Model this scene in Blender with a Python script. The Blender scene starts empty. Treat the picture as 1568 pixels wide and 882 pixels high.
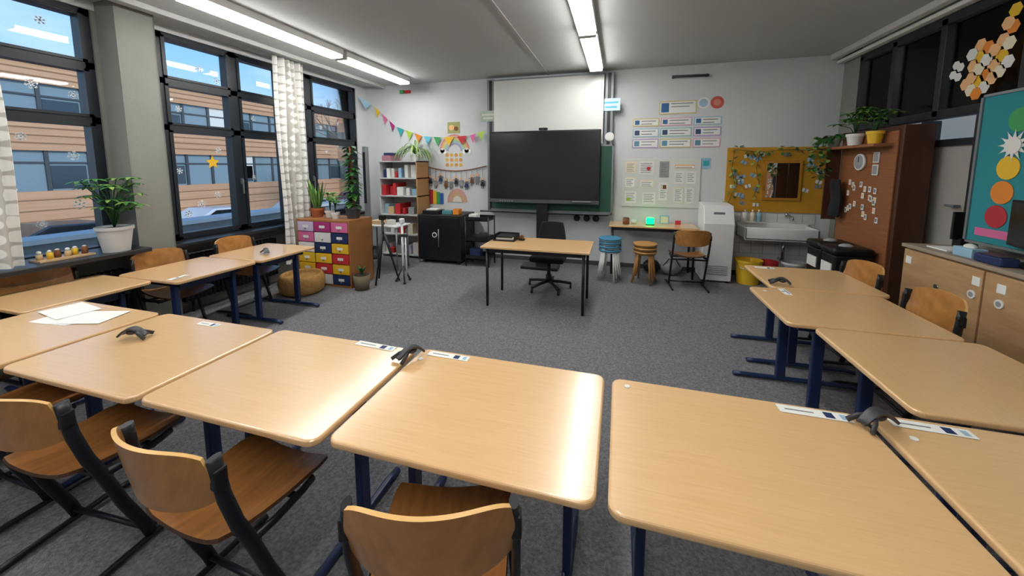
import bpy, bmesh, math, random
from mathutils import Vector, Matrix
random.seed(7)
S=bpy.context.scene
V=Vector
# ---------------------------------------------------------------- materials
def hx(h):
    h=h.lstrip('#');c=[int(h[i:i+2],16)/255 for i in (0,2,4)]
    return tuple((x/12.92 if x<=.04045 else ((x+.055)/1.055)**2.4) for x in c)+(1,)
MC={}
def mat(name,col,rough=.6,metal=0,coat=0,bump=0,bscale=200,var=0,vscale=5,vstretch=(1,1,1),col2=None,emit=0,spec=.5,crough=.2):
    if name in MC: return MC[name]
    m=bpy.data.materials.new(name);m.use_nodes=True;nt=m.node_tree;N=nt.nodes;b=N['Principled BSDF']
    c=hx(col) if isinstance(col,str) else col
    b.inputs['Base Color'].default_value=c;b.inputs['Roughness'].default_value=rough;b.inputs['Metallic'].default_value=metal
    b.inputs['Coat Weight'].default_value=coat;b.inputs['Coat Roughness'].default_value=crough
    b.inputs['Specular IOR Level'].default_value=spec
    if emit: b.inputs['Emission Color'].default_value=c;b.inputs['Emission Strength'].default_value=emit
    tc=None
    if var or bump:
        tc=N.new('ShaderNodeTexCoord')
    if var:
        mp=N.new('ShaderNodeMapping');mp.inputs['Scale'].default_value=vstretch
        no=N.new('ShaderNodeTexNoise');no.inputs['Scale'].default_value=vscale;no.inputs['Detail'].default_value=5
        rp=N.new('ShaderNodeValToRGB');rp.color_ramp.elements[0].position=.3;rp.color_ramp.elements[1].position=.7
        c2=hx(col2) if col2 else tuple(x*(1-var) for x in c[:3])+(1,)
        rp.color_ramp.elements[0].color=c2;rp.color_ramp.elements[1].color=c
        nt.links.new(tc.outputs['Object'],mp.inputs['Vector']);nt.links.new(mp.outputs['Vector'],no.inputs['Vector'])
        nt.links.new(no.outputs['Fac'],rp.inputs['Fac']);nt.links.new(rp.outputs['Color'],b.inputs['Base Color'])
    if bump:
        n2=N.new('ShaderNodeTexNoise');n2.inputs['Scale'].default_value=bscale;n2.inputs['Detail'].default_value=3
        bp=N.new('ShaderNodeBump');bp.inputs['Strength'].default_value=bump;bp.inputs['Distance'].default_value=.01
        nt.links.new(tc.outputs['Object'],n2.inputs['Vector']);nt.links.new(n2.outputs['Fac'],bp.inputs['Height']);nt.links.new(bp.outputs['Normal'],b.inputs['Normal'])
    MC[name]=m;return m
def glassmat():
    m=bpy.data.materials.new('window_glass');m.use_nodes=True;nt=m.node_tree;N=nt.nodes
    N.remove(N['Principled BSDF']);o=N['Material Output']
    t=N.new('ShaderNodeBsdfTransparent');g=N.new('ShaderNodeBsdfGlossy');g.inputs['Roughness'].default_value=.02
    t.inputs['Color'].default_value=(.95,.97,.98,1)
    fr=N.new('ShaderNodeFresnel');fr.inputs['IOR'].default_value=1.3;mx=N.new('ShaderNodeMixShader')
    nt.links.new(fr.outputs[0],mx.inputs[0]);nt.links.new(t.outputs[0],mx.inputs[1]);nt.links.new(g.outputs[0],mx.inputs[2]);nt.links.new(mx.outputs[0],o.inputs[0])
    return m
GLASS=glassmat()
beech=mat('beech_laminate','#dfb786',.32,coat=.7,crough=.16,var=.08,vscale=5,vstretch=(1.2,30,1),col2='#d8af7c')
beechV=mat('beech_laminate_side','#dfb786',.32,coat=.7,crough=.16,var=.08,vscale=5,vstretch=(30,1.2,1),col2='#d8af7c')
ply=mat('chair_plywood','#bb8345',.28,coat=.4,var=.2,vscale=5,vstretch=(2,14,2),col2='#a06c35')
plyseat=mat('chair_seat_wood','#ab743d',.28,coat=.5,var=.2,vscale=4,vstretch=(10,2,2),col2='#86562c')
plyedge=mat('chair_edge','#ddb06c',.4)
seatedge=mat('seat_edge','#4a2f1c',.4)
navy=mat('navy_steel','#1b2b50',.35,spec=.5)
blacksteel=mat('dark_steel','#12141a',.38)
black=mat('black_plastic','#0e0f11',.45)
screen=mat('tv_screen','#1d1f20',.2,spec=.5)
dgrey=mat('dark_grey_plastic','#36373a',.45)
white=mat('white_plastic','#e2e4e4',.4)
whitew=mat('white_board','#d6d8d4',.3)
paper=mat('paper','#e8e9e5',.8)
ceram=mat('ceramic','#e8e9e8',.15)
chrome=mat('chrome','#c8ccd0',.2,metal=1)
alu=mat('aluminium','#8f9498',.4,metal=.7)
concrete=mat('concrete','#8b8c86',.9,bump=.25,bscale=60,var=.12,vscale=3)
wallm=mat('wall_paint','#d3d6d8',.9,bump=.12,bscale=120,var=.03,vscale=1.2)
ceilm=mat('ceiling_paint','#c3c6c7',.95,bump=.1,bscale=80,var=.04,vscale=.8)
framem=mat('window_frame_paint','#1c2229',.4)
green=mat('leaf_green','#4a8a3c',.5,var=.4,vscale=9)
green2=mat('leaf_dark','#2c5f2e',.5,var=.3,vscale=9)
green3=mat('leaf_light','#8fb057',.5,var=.3,vscale=9)
soil=mat('soil','#35261c',.95)
terrac=mat('terracotta','#a5603c',.8)
carpet=mat('carpet','#8b8b8e',.97,bump=.9,bscale=220,var=.35,vscale=70,col2='#616166')
COL={k:mat('paint_'+k,v,.6) for k,v in dict(red='#c02b33',yellow='#e4b82b',blue='#2c62b5',dblue='#1d2f5c',green='#3c9a56',orange='#e0862c',pink='#d46a9a',purple='#7b5aa6',teal='#2fa5a6',cyan='#6cc4e0',white='#e0e0dc',grey='#95979a',brown='#7a4a28',lime='#a5c840',peach='#ecb983',magenta='#a92f74',black='#161618',lblue='#94bad2',text='#777b80',tan='#cfae82',lilac='#c9bdd8',cream='#e6dcc2').items()}
# ---------------------------------------------------------------- mesh builder
class B:
    def __init__(s,name): s.n=name;s.bm=bmesh.new();s.mats=[]
    def mi(s,m):
        if m not in s.mats: s.mats.append(m)
        return s.mats.index(m)
    def _merge(s,t,m,smooth):
        i=s.mi(m);mp={}
        for v in t.verts: mp[v]=s.bm.verts.new(v.co)
        for f in t.faces:
            try: nf=s.bm.faces.new([mp[v] for v in f.verts]);nf.material_index=i;nf.smooth=smooth
            except ValueError: pass
        t.free()
    def box(s,x0,x1,y0,y1,z0,z1,m,bev=0,M=None,smooth=False):
        t=bmesh.new();bmesh.ops.create_cube(t,size=1)
        for v in t.verts: v.co=V(((v.co.x+.5)*(x1-x0)+x0,(v.co.y+.5)*(y1-y0)+y0,(v.co.z+.5)*(z1-z0)+z0))
        if bev: bmesh.ops.bevel(t,geom=list(t.edges),offset=bev,segments=2,affect='EDGES',profile=.5)
        if M is not None: bmesh.ops.transform(t,matrix=M,verts=t.verts)
        s._merge(t,m,smooth);return s
    def cyl(s,p0,p1,r0,m,r1=None,seg=16,smooth=True,caps=True):
        p0=V(p0);p1=V(p1);r1=r0 if r1 is None else r1;d=p1-p0
        if d.length<1e-6:return s
        q=d.to_track_quat('Z','Y').to_matrix();i=s.mi(m)
        a=[s.bm.verts.new(p0+q@V((r0*math.cos(2*math.pi*k/seg),r0*math.sin(2*math.pi*k/seg),0))) for k in range(seg)]
        b=[s.bm.verts.new(p1+q@V((r1*math.cos(2*math.pi*k/seg),r1*math.sin(2*math.pi*k/seg),0))) for k in range(seg)]
        for k in range(seg):
            f=s.bm.faces.new([a[k],a[(k+1)%seg],b[(k+1)%seg],b[k]]);f.smooth=smooth;f.material_index=i
        if caps:
            f=s.bm.faces.new(a[::-1]);f.material_index=i;f=s.bm.faces.new(b);f.material_index=i
        return s
    def tube(s,pts,r,m,seg=10,sy=1.0):
        i=s.mi(m);P=[V(p) for p in pts];rings=[]
        up=None
        for k,p in enumerate(P):
            d=(P[min(k+1,len(P)-1)]-P[max(k-1,0)]).normalized()
            ref=V((1,0,0)) if abs(d.x)<.9 else V((0,1,0))
            if up is None: up=d.cross(ref).normalized()
            else: up=(up-d*up.dot(d)).normalized()
            w=d.cross(up)
            rings.append([s.bm.verts.new(p+up*(r*sy*math.cos(2*math.pi*j/seg))+w*(r*math.sin(2*math.pi*j/seg))) for j in range(seg)])
        for a,b in zip(rings,rings[1:]):
            for j in range(seg):
                f=s.bm.faces.new([a[j],a[(j+1)%seg],b[(j+1)%seg],b[j]]);f.smooth=True;f.material_index=i
        for rr in (rings[0][::-1],rings[-1]):
            f=s.bm.faces.new(rr);f.material_index=i
        return s
    def sph(s,c,r,m,sc=(1,1,1),seg=16):
        t=bmesh.new();bmesh.ops.create_uvsphere(t,u_segments=seg,v_segments=max(6,seg//2),radius=r)
        for v in t.verts: v.co=V((v.co.x*sc[0],v.co.y*sc[1],v.co.z*sc[2]))+V(c)
        s._merge(t,m,True);return s
    def poly(s,pts,m):
        f=s.bm.faces.new([s.bm.verts.new(V(p)) for p in pts]);f.material_index=s.mi(m);return s
    def prism(s,pts,off,m,smooth=False,bev=0):
        t=bmesh.new();a=[t.verts.new(V(p)) for p in pts];b=[t.verts.new(V(p)+V(off)) for p in pts];n=len(pts)
        t.faces.new(a[::-1]);ft=t.faces.new(b)
        for k in range(n): t.faces.new([a[k],a[(k+1)%n],b[(k+1)%n],b[k]])
        bmesh.ops.recalc_face_normals(t,faces=t.faces)
        if bev: bmesh.ops.bevel(t,geom=[e for e in t.edges if (e.verts[0] in b and e.verts[1] in b)or(e.verts[0] in a and e.verts[1] in a)],offset=bev,segments=3,affect='EDGES',profile=.5)
        s._merge(t,m,smooth);return s
    def disc(s,c,r,nrm,m,seg=20,th=.003):
        c=V(c);n=V(nrm).normalized();s.cyl(c,c+n*th,r,m,seg=seg,smooth=False);return s
    def grid(s,fn,nu,nv,m,smooth=True,thick=0,medge=None):
        i=s.mi(m)
        P=[[V(fn(a/nu,b/nv)) for b in range(nv+1)] for a in range(nu+1)]
        g=[[s.bm.verts.new(p) for p in row] for row in P]
        for a in range(nu):
            for b in range(nv):
                f=s.bm.faces.new([g[a][b],g[a+1][b],g[a+1][b+1],g[a][b+1]]);f.smooth=smooth;f.material_index=i
        if thick:
            h=[]
            for a in range(nu+1):
                row=[]
                for b in range(nv+1):
                    du=P[min(a+1,nu)][b]-P[max(a-1,0)][b];dv=P[a][min(b+1,nv)]-P[a][max(b-1,0)]
                    n=du.cross(dv);n=n.normalized() if n.length>0 else V((0,0,1))
                    row.append(s.bm.verts.new(P[a][b]-n*thick))
                h.append(row)
            for a in range(nu):
                for b in range(nv):
                    f=s.bm.faces.new([h[a][b],h[a][b+1],h[a+1][b+1],h[a+1][b]]);f.smooth=smooth;f.material_index=i
            j=s.mi(medge or m)
            L=[(a,0) for a in range(nu+1)]+[(nu,b) for b in range(1,nv+1)]+[(a,nv) for a in range(nu-1,-1,-1)]+[(0,b) for b in range(nv-1,0,-1)]
            for k in range(len(L)):
                a,b=L[k];c,d=L[(k+1)%len(L)]
                e=[s.bm.verts.new(q.co) for q in (g[c][d],g[a][b],h[a][b],h[c][d])]
                f=s.bm.faces.new(e);f.material_index=j
        return s
    def leaf(s,base,d,ln,w,droop,m,n=5):
        base=V(base);d=V(d).normalized();side=d.cross(V((0,0,1)))
        if side.length<.05: side=V((random.random()-.5,random.random()-.5,0))
        side.normalize();pts=[];p=base.copy();dd=d.copy()
        for k in range(n+1):
            t=k/n;ww=w*math.sin(math.pi*min(.97,max(.06,t*.9+.08)))/2
            pts.append((p-side*ww,p+side*ww));p=p+dd*(ln/n);dd=(dd-V((0,0,droop/n))).normalized()
        i=s.mi(m);vs=[(s.bm.verts.new(a),s.bm.verts.new(b)) for a,b in pts]
        for k in range(n):
            f=s.bm.faces.new([vs[k][0],vs[k][1],vs[k+1][1],vs[k+1][0]]);f.smooth=True;f.material_index=i
        return s
    def done(s,recenter=True,ymax=None,xmax=None,xmin=None):
        for v in s.bm.verts:
            if ymax is not None: v.co.y=min(v.co.y,ymax)
            if xmax is not None: v.co.x=min(v.co.x,xmax)
            if xmin is not None: v.co.x=max(v.co.x,xmin)
        me=bpy.data.meshes.new(s.n)
        if recenter and len(s.bm.verts):
            xs=[v.co for v in s.bm.verts];c=V(((min(p.x for p in xs)+max(p.x for p in xs))/2,(min(p.y for p in xs)+max(p.y for p in xs))/2,min(p.z for p in xs)))
            for v in s.bm.verts: v.co-=c
        else: c=V((0,0,0))
        s.bm.normal_update();s.bm.to_mesh(me);s.bm.free()
        for m in s.mats: me.materials.append(m)
        o=bpy.data.objects.new(s.n,me);bpy.context.collection.objects.link(o)
        o.location=c;return o
def inst(o,name,loc,rz=0):
    n=bpy.data.objects.new(name,o.data);bpy.context.collection.objects.link(n);n.location=loc;n.rotation_euler=(0,0,rz);return n
# ---------------------------------------------------------------- room shell
XL,XR,YB,YR,ZC=-4.75,2.9,6.3,-2.6,3.165
b=B('floor');b.box(XL-.3,XR+.2,YR-.2,YB+.2,-.12,0,carpet);b.done()
b=B('ceiling');b.box(XL-.3,XR+.2,YR-.2,YB+.2,ZC,ZC+.15,ceilm);b.done()
b=B('trim_1');b.box(-1.195,-1.165,YR+.01,YB-.01,ZC-.010,ZC-.001,mat('ceiling_joint','#b3b5b2',.9));b.done()
b=B('wall_back');b.box(XL-.3,XR+.2,YB,YB+.2,0,ZC,wallm);b.done()
b=B('wall_rear');b.box(XL-.3,XR+.2,YR-.2,YR,0,ZC,wallm);b.done()
for (y0,y1,z0,z1,m) in ((YR,YB,0,.8,concrete),(YR,YB,3.09,ZC,wallm),(6.02,YB,.8,3.09,wallm),(2.4,2.9,.8,3.09,concrete),(YR,-1.8,.8,3.09,wallm)):
    b=B('wall_left');b.box(XL-.25,XL,y0,y1,z0,z1,m);b.done()
b=B('pillar');b.box(-4.5,XL+.001,2.43,2.74,0,ZC-.001,concrete,bev=.012);b.done()
b=B('trim_2')
b.box(-4.40,-4.30,YR+.01,YB-.02,ZC-.055,ZC-.001,mat('rail_grey','#b9bbb9',.5),bev=.006);b.done()
b=B('trim_3');b.box(2.72,2.80,YR+.01,YB-.02,ZC-.07,ZC-.001,mat('rail_grey2','#c9cac6',.5),bev=.008);b.box(2.80,2.875,YR+.01,YB-.02,3.04,3.08,COL['white'],bev=.006);b.done()
b=B('trim_4');b.box(XL+.002,-4.3,YR+.01,2.425,.84,.88,mat('sill_black','#24262a',.35),bev=.006);b.done()
b=B('trim_5');b.box(XL+.002,-4.52,2.745,YB-.3,.78,.82,mat('sill_black','#24262a',.35),bev=.006);b.done()
b=B('baseboard_back');b.box(XL+.01,XR-.01,YB-.015,YB-.001,0.001,.07,mat('base_dark','#4a4a4b',.6));b.done()
def window(name,y0,y1,mull,z0=.8,z1=3.09,bars=(2.08,2.58)):
    b=B(name);x0,x1=XL-.14,XL-.02
    b.box(x0,x1,y0,y1,z0,z0+.09,framem,.004);b.box(x0,x1,y0,y1,z1-.07,z1,framem,.004)
    b.box(x0,x1,y0,y0+.07,z0,z1,framem,.004);b.box(x0,x1,y1-.07,y1,z0,z1,framem,.004)
    for m in mull: b.box(x0,x1,m-.05,m+.05,z0,z1,framem,.004)
    for z in bars: b.box(x0,x1,y0,y1,z-.035,z+.035,framem,.004)
    ed=[y0]+list(mull)+[y1];zs=[z0]+list(bars)+[z1]
    for a,c in zip(ed,ed[1:]):
        for p,q in zip(zs,zs[1:]):
            for (yy0,yy1,zz0,zz1) in ((a+.05,a+.085,p+.03,q-.03),(c-.085,c-.05,p+.03,q-.03),(a+.05,c-.05,p+.03,p+.055),(a+.05,c-.05,q-.055,q-.03)):
                b.box(x0+.02,x1+.012,yy0,yy1,zz0,zz1,framem)
    for m in mull: b.box(x1,x1+.03,m-.012,m+.012,1.42,1.50,alu,.003);b.box(x1+.03,x1+.045,m-.01,m+.01,1.30,1.48,alu,.003)
    b.box(XL-.085,XL-.08,y0+.05,y1-.05,z0+.05,z1-.05,GLASS)
    return b.done()
window('window_1',-.2,2.4,[.9]);window('window_2',2.9,4.45,[3.72]);window('window_3',4.45,6.02,[4.92]);window('window_4',-1.8,-.2,[-1.0])
b=B('snowflake_stickers');snow=mat('snow_sticker','#e4ecf4',.7)
def flake(y,z,r):
    x=XL-.07;r*=.72;cy_,cz_=y,z
    def bar(c0,c1,w):
        d=V((0,c1[0]-c0[0],c1[1]-c0[1]));n=V((0,-d.z,d.y)).normalized()*w;p=V((x,)+c0);q=V((x,)+c1);b.poly([p-n,q-n,q+n,p+n],snow)
    for k in range(6):
        a=k*math.pi/3+.3;e=(y+math.cos(a)*r,z+math.sin(a)*r);bar((y,z),e,.004)
        for sgn in (1,-1):
            c0=(y+math.cos(a)*r*.6,z+math.sin(a)*r*.6);a2=a+sgn*.8;bar(c0,(c0[0]+math.cos(a2)*r*.35,c0[1]+math.sin(a2)*r*.35),.0035)
for y,z,r in [(1.75,2.72,.06),(2.1,2.9,.05),(1.9,1.9,.05),(2.2,1.75,.06),(1.8,1.45,.06),(2.2,1.3,.07),(1.95,1.15,.05),(2.25,2.3,.05),(2.0,2.35,.06),(3.0,2.75,.05),(3.35,2.8,.05),(3.55,2.7,.06),(3.1,2.3,.05),(3.5,1.85,.05),(3.05,1.6,.05),(3.25,1.2,.07),(3.45,1.3,.06),(3.1,1.1,.06),(4.0,2.3,.05),(3.95,1.5,.05),(5.2,2.3,.05),(5.6,2.4,.05),(5.3,1.9,.04)]: flake(y,z,r)
b.done()
b=B('yellow_star');pts=[]
for k in range(10):
    a=math.pi/2+k*math.pi/5;r=.085 if k%2==0 else .04;pts.append((XL-.072,3.42+r*math.cos(a),1.70+r*math.sin(a)))
b.prism(pts,(.004,0,0),COL['yellow']);b.done()
for i,(y0,y1) in enumerate([(2.85,4.0),(1.0,2.35)]):
    b=B('radiator');y=y0
    while y<y1: b.box(-4.70,-4.60,y,y+.03,.14,.66,blacksteel,.006);y+=.05
    b.box(-4.69,-4.61,y0,y1,.16,.2,blacksteel);b.box(-4.69,-4.61,y0,y1,.6,.64,blacksteel);b.cyl((-4.65,y0+.1,.0),(-4.65,y0+.1,.16),.015,blacksteel);b.cyl((-4.65,y1-.1,0),(-4.65,y1-.1,.16),.015,blacksteel);b.done()
def curtmat():
    m=bpy.data.materials.new('curtain_fabric');m.use_nodes=True;nt=m.node_tree;N=nt.nodes;p=N['Principled BSDF']
    tc=N.new('ShaderNodeTexCoord');mp=N.new('ShaderNodeMapping');mp.inputs['Scale'].default_value=(.25,1,1.15)
    vo=N.new('ShaderNodeTexVoronoi');vo.inputs['Scale'].default_value=8;vo.inputs['Randomness'].default_value=.15
    rp=N.new('ShaderNodeValToRGB');rp.color_ramp.elements[0].position=.40;rp.color_ramp.elements[1].position=.46
    rp.color_ramp.elements[0].color=hx('#e6e6e3');rp.color_ramp.elements[1].color=hx('#b7b5af')
    nt.links.new(tc.outputs['Object'],mp.inputs[0]);nt.links.new(mp.outputs[0],vo.inputs['Vector']);nt.links.new(vo.outputs['Distance'],rp.inputs[0]);nt.links.new(rp.outputs[0],p.inputs['Base Color'])
    p.inputs['Roughness'].default_value=.9
    return m
cm=curtmat()
def curtain(y0,y1,z0,z1,x,folds):
    b=B('curtain')
    def fn(u,v):
        z=z0+(z1-z0)*v;w=(y1-y0);y=y0+w*u
        return (x+.045*math.sin(u*folds*2*math.pi)+.012*math.sin(v*5+u*9),y+.012*math.sin(v*7+u*5),z)
    b.grid(fn,folds*10,16,cm,thick=.004);b.done()
curtain(3.98,4.46,.30,3.09,-4.40,5)
curtain(1.10,1.67,.89,3.09,-4.40,5)
# right wall with interior glazing
dk=mat('right_frame','#1b1e22',.45)
for (y0,y1,z0,z1,m) in ((YR,2.95,0,ZC,wallm),(5.92,YB,0,ZC,concrete),(2.95,5.92,3.05,ZC,wallm),(4.78,5.92,0,2.08,mat('dark_panel','#2c2725',.6))):
    b=B('wall_right');b.box(XR,XR+.15,y0,y1,z0,z1,m);b.done()
b=B('window_5')
for y in (3.0,3.82,4.62,5.28,5.87): b.box(XR-.02,XR+.08,y-.035,y+.035,2.12,3.02,dk,.004)
for z in (2.14,3.0): b.box(XR-.02,XR+.08,2.97,5.9,z-.04,z+.04,dk,.004)
b.box(XR+.03,XR+.035,3.03,5.87,2.16,2.98,GLASS);b.done()
b=B('door_1');dp=mat('door_panel','#a19e97',.6)
for y in (3.02,4.12,4.72): b.box(XR-.02,XR+.08,y-.05,y+.05,0,2.09,dk,.004)
b.box(XR-.01,XR+.07,4.17,4.67,.0,.1,dk);b.box(XR-.01,XR+.07,4.17,4.67,1.84,1.90,dk);b.box(XR+.02,XR+.04,4.17,4.67,.1,1.84,dp);b.box(XR+.02,XR+.04,3.07,4.07,.05,2.05,dp)
b.cyl((XR-.03,4.27,1.3),(XR+.02,4.27,1.3),.012,alu);b.box(XR-.045,XR-.03,4.24,4.34,1.29,1.31,alu,.003);b.done()
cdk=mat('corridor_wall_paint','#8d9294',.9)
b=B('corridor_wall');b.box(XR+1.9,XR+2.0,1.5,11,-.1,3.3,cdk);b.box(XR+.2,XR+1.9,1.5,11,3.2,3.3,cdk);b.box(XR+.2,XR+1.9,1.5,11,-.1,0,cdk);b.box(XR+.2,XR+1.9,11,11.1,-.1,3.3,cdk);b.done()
for y in (4.2,6.2,8.2):
    b=B('corridor_lamp');b.box(XR+.9,XR+1.05,y,y+1.0,3.13,3.2,mat('lamp_warm',(1,.9,.75,1),.5,emit=16));b.box(XR+.88,XR+1.07,y-.02,y+1.02,3.15,3.199,white);b.done()
b=B('honeycomb_decorations')
hc=[COL['orange'],COL['peach'],COL['yellow'],COL['white'],COL['peach'],COL['cream']]
k=0
for (y,z) in [(4.42,2.55),(4.44,2.47),(4.38,2.44),(4.36,2.52),(4.30,2.36),(4.24,2.30),(4.18,2.26),(4.24,2.40),(4.18,2.36),(4.12,2.30),(4.24,2.50),(4.18,2.46),(4.12,2.40),(4.06,2.36),(4.18,2.56),(4.12,2.52),(4.06,2.46),(4.00,2.40),(4.12,2.62),(4.06,2.58),(4.00,2.52),(3.94,2.46),(4.0,2.64),(3.94,2.60),(3.94,2.72),(3.98,2.76),(3.93,2.84),(4.26,2.6),(4.2,2.66)]:
    r=.055 if k>3 else .04;m=hc[k%6] if k>3 else COL['white']
    b.prism([(XR-.03-.003*(k%4),y+r*math.cos(a*math.pi/3),z+r*math.sin(a*math.pi/3)) for a in range(6)],(.002,0,0),m);k+=1
b.done()
# ---------------------------------------------------------------- outside
fac=mat('facade_tan','#c29c7c',.8,var=.12,vscale=1.5,vstretch=(1,.2,6),col2='#b18a6a')
fw=mat('facade_window','#748a96',.2);ff=mat('facade_frame','#3c444b',.5);fj=mat('facade_joint','#8c6b50',.8)
b=B('neighbour_building')
X=-26.
b.box(X-10,X,2,34,-1.6,.5,fac);b.box(X-10,X,2,34,2.4,3.85,fac);b.box(X-10,X,2,34,5.5,6.4,fac);b.box(X-10,X-.2,2,34,.5,5.5,fw)
b.box(X-10.1,X+.15,1.8,34.2,6.4,6.55,ff)
for z in (2.75,3.1,3.45,5.8,6.1,.1,-.4,-.9): b.box(X,X+.03,2,34,z-.025,z+.025,fj)
y=2;k=0
while y<33.5:
    for z0,z1 in ((.5,2.4),(3.85,5.5)):
        b.box(X-.2,X-.1,y-.07,y+.07,z0,z1,ff);b.box(X-.2,X-.12,y,y+1.5,z1-.6,z1-.52,ff)
        if (k*7+int(z0))%4==0: b.box(X-.19,X-.15,y+.06,y+1.4,z0+.3,z1,mat('facade_blind','#cfd2ce',.8))
        if (k*5+int(z0))%3==0: b.box(X-.19,X-.15,y+.1,y+1.35,z0+.1,z1-.7,mat('facade_dark_pane','#33424d',.2))
    b.box(X-.2,X-.1,y,y+1.5,z0,z0+.08,ff);y+=1.5;k+=1
b.done()
b=B('neighbour_building');X2=-17
b.box(X2-9,X2+2,30,40,-1.6,.4,fac);b.box(X2-9,X2+2,30,40,2.2,3.4,fac);b.box(X2-9,X2+1.7,30.2,40,.4,2.2,fw);b.box(X2-9,X2+2,30,40,4.9,5.7,fac);b.box(X2-9,X2+1.7,30.2,40,3.4,4.9,fw)
for i in range(9): b.box(X2-8.5+i*1.2,X2-8.4+i*1.2,30.05,30.2,.4,4.9,ff)
b.done()
b=B('ground_outside');b.box(-60,XL-.3,-20,70,-1.8,-1.6,mat('asphalt','#8b8f8f',.9,var=.2,vscale=.3));b.done()
b=B('roof_parapet');b.box(-9.2,-8.9,-6,24,-1.6,.42,mat('parapet','#5f676b',.7));b.box(-9.35,-8.8,-6,24,.42,.5,mat('parapet_cap','#a3abae',.4));b.done()
def carm(c):
    b=B('parked_car');body=mat('car_paint_'+c,c,.25,coat=.6)
    prof=[(-2.1,.25),(2.1,.25),(2.15,.6),(1.9,.8),(1.0,.9),(.5,1.35),(-.9,1.4),(-1.7,.95),(-2.15,.85)]
    b.prism([(-.85,y,z) for y,z in prof],(1.7,0,0),body,bev=.05)
    b.prism([(-.87,y,z) for y,z in [(.9,.92),(.45,1.28),(-.85,1.32),(-1.45,.95)]],(1.74,0,0),mat('car_glass','#1b2227',.1))
    for y in (-1.3,1.3):
        for x in (-.86,.66): b.cyl((x,y,.32),(x+.2,y,.32),.32,black);b.cyl((x-.01,y,.32),(x+.21,y,.32),.18,alu)
    return b
for c,p in (('#c3c8cc',(-18,13,-1.6)),('#9aa3ab',(-18,18,-1.6)),('#5d1f22',(-19,24,-1.6)),('#20242a',(-18,8,-1.6))):
    o=carm(c).done();o.location=p
b=B('bare_tree');tr=mat('bark','#5a4a40',.9)
def branch(p,d,l,r,n):
    q=p+d*l;b.cyl(p,q,r,tr,r1=r*.65,seg=6,caps=False)
    if n>0:
        for _ in range(3):
            dd=(d+V((random.uniform(-.7,.7),random.uniform(-.7,.7),random.uniform(-.1,.5)))).normalized();branch(q,dd,l*.72,r*.6,n-1)
branch(V((-15,19.5,-1.6)),V((0,0,1)),2.4,.14,6);b.done()
# ---------------------------------------------------------------- ceiling lights
lamp=mat('lamp_tube',(1,.985,.95,1),.5,emit=24)
for x,ys in ((-3.6,[(4.30,5.85),(2.40,4.24),(.2,1.75),(-1.4,.16)]),(-.38,[(4.33,5.85),(2.72,4.27),(.3,1.85),(-1.3,.26)])):
    for y0,y1 in ys:
        b=B('ceiling_lamp');b.box(x-.10,x+.10,y0,y1,ZC-.075,ZC-.001,COL['white'],.004);b.box(x-.085,x+.085,y0+.02,y1-.02,ZC-.11,ZC-.075,lamp,.01);b.box(x-.09,x+.09,y0,y0+.02,ZC-.11,ZC-.075,COL['white']);b.box(x-.09,x+.09,y1-.02,y1,ZC-.11,ZC-.075,COL['white']);b.done()
# ---------------------------------------------------------------- tables
TZ=.70
def table(x0,x1,y0,y1,inner):
    b=B('school_table');r=.045;pts=[]
    g=.006;x0+=g;x1-=g;y0+=g;y1-=g
    for (ax,ay,a0) in ((x1-r,y1-r,0),(x0+r,y1-r,90),(x0+r,y0+r,180),(x1-r,y0+r,270)):
        for k in range(7): a=math.radians(a0+k*15);pts.append((ax+r*math.cos(a),ay+r*math.sin(a),TZ-.028))
    b.prism(pts,(0,0,.028),beech if inner=='N' else beechV,bev=.009)
    b.box(x0+.1,x1-.1,y0+.1,y1-.1,TZ-.06,TZ-.03,navy)
    if inner=='N': cols=[(x0+.12,y0+.38,0,1),(x1-.12,y0+.38,0,1)]
    elif inner=='E': cols=[(x1-.2,y0+.1,1,0),(x1-.2,y1-.12,1,0)]
    else: cols=[(x0+.22,y0+.12,-1,0),(x0+.22,y1-.12,-1,0)]
    for (x,y,dx,dy) in cols:
        if dy:
            b.box(x-.018,x+.018,y-.032,y+.032,.03,TZ-.05,navy,.008);b.tube([(x,y0+.06,.018),(x,y0+.1,.022),(x,y1-.12,.03),(x,y1-.04,.018)],.02,navy,sy=.8);b.box(x-.02,x+.02,y0+.1,y1-.1,TZ-.08,TZ-.05,navy)
        else:
            lo,hi=(x0+.1,x1+.1) if dx>0 else (x0-.1,x1-.12)
            b.box(x-.032,x+.032,y-.018,y+.018,.03,TZ-.05,navy,.008);b.tube([(lo,y,.018),(lo+.06,y,.022),(hi-.06,y,.03),(hi,y,.018)],.02,navy,sy=.8);b.box(x0+.1,x1-.1,y-.02,y+.02,TZ-.08,TZ-.05,navy)
    if inner=='N': b.box(x0+.12,x1-.12,y0+.36,y0+.39,TZ-.13,TZ-.07,navy)
    else:
        xc=cols[0][0];b.box(xc-.015,xc+.015,y0+.12,y1-.12,TZ-.13,TZ-.07,navy)
    return b.done()
for x0,x1,dy in ((-3.70,-2.84,-.03),(-2.82,-1.90,-.02),(-1.89,-.98,-.005),(-.97,-.03,.02),(-.01,.92,.01),(.94,1.86,.035)):
    table(x0,x1,.95+dy,1.655+dy,'N')
table(-4.22,-3.46,2.84,3.57,'E');table(-4.24,-3.48,2.10,2.83,'E');table(-4.42,-3.72,1.36,2.09,'E')
table(1.18,1.97,3.32,4.04,'W');table(1.01,1.88,2.56,3.31,'W');table(1.13,1.92,1.73,2.55,'W')
b=B('teacher_desk')
b.box(-1.54,-.28,4.0,4.68,.70,.725,beech,.006);b.box(-1.49,-.33,4.05,4.63,.65,.70,blacksteel)
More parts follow.
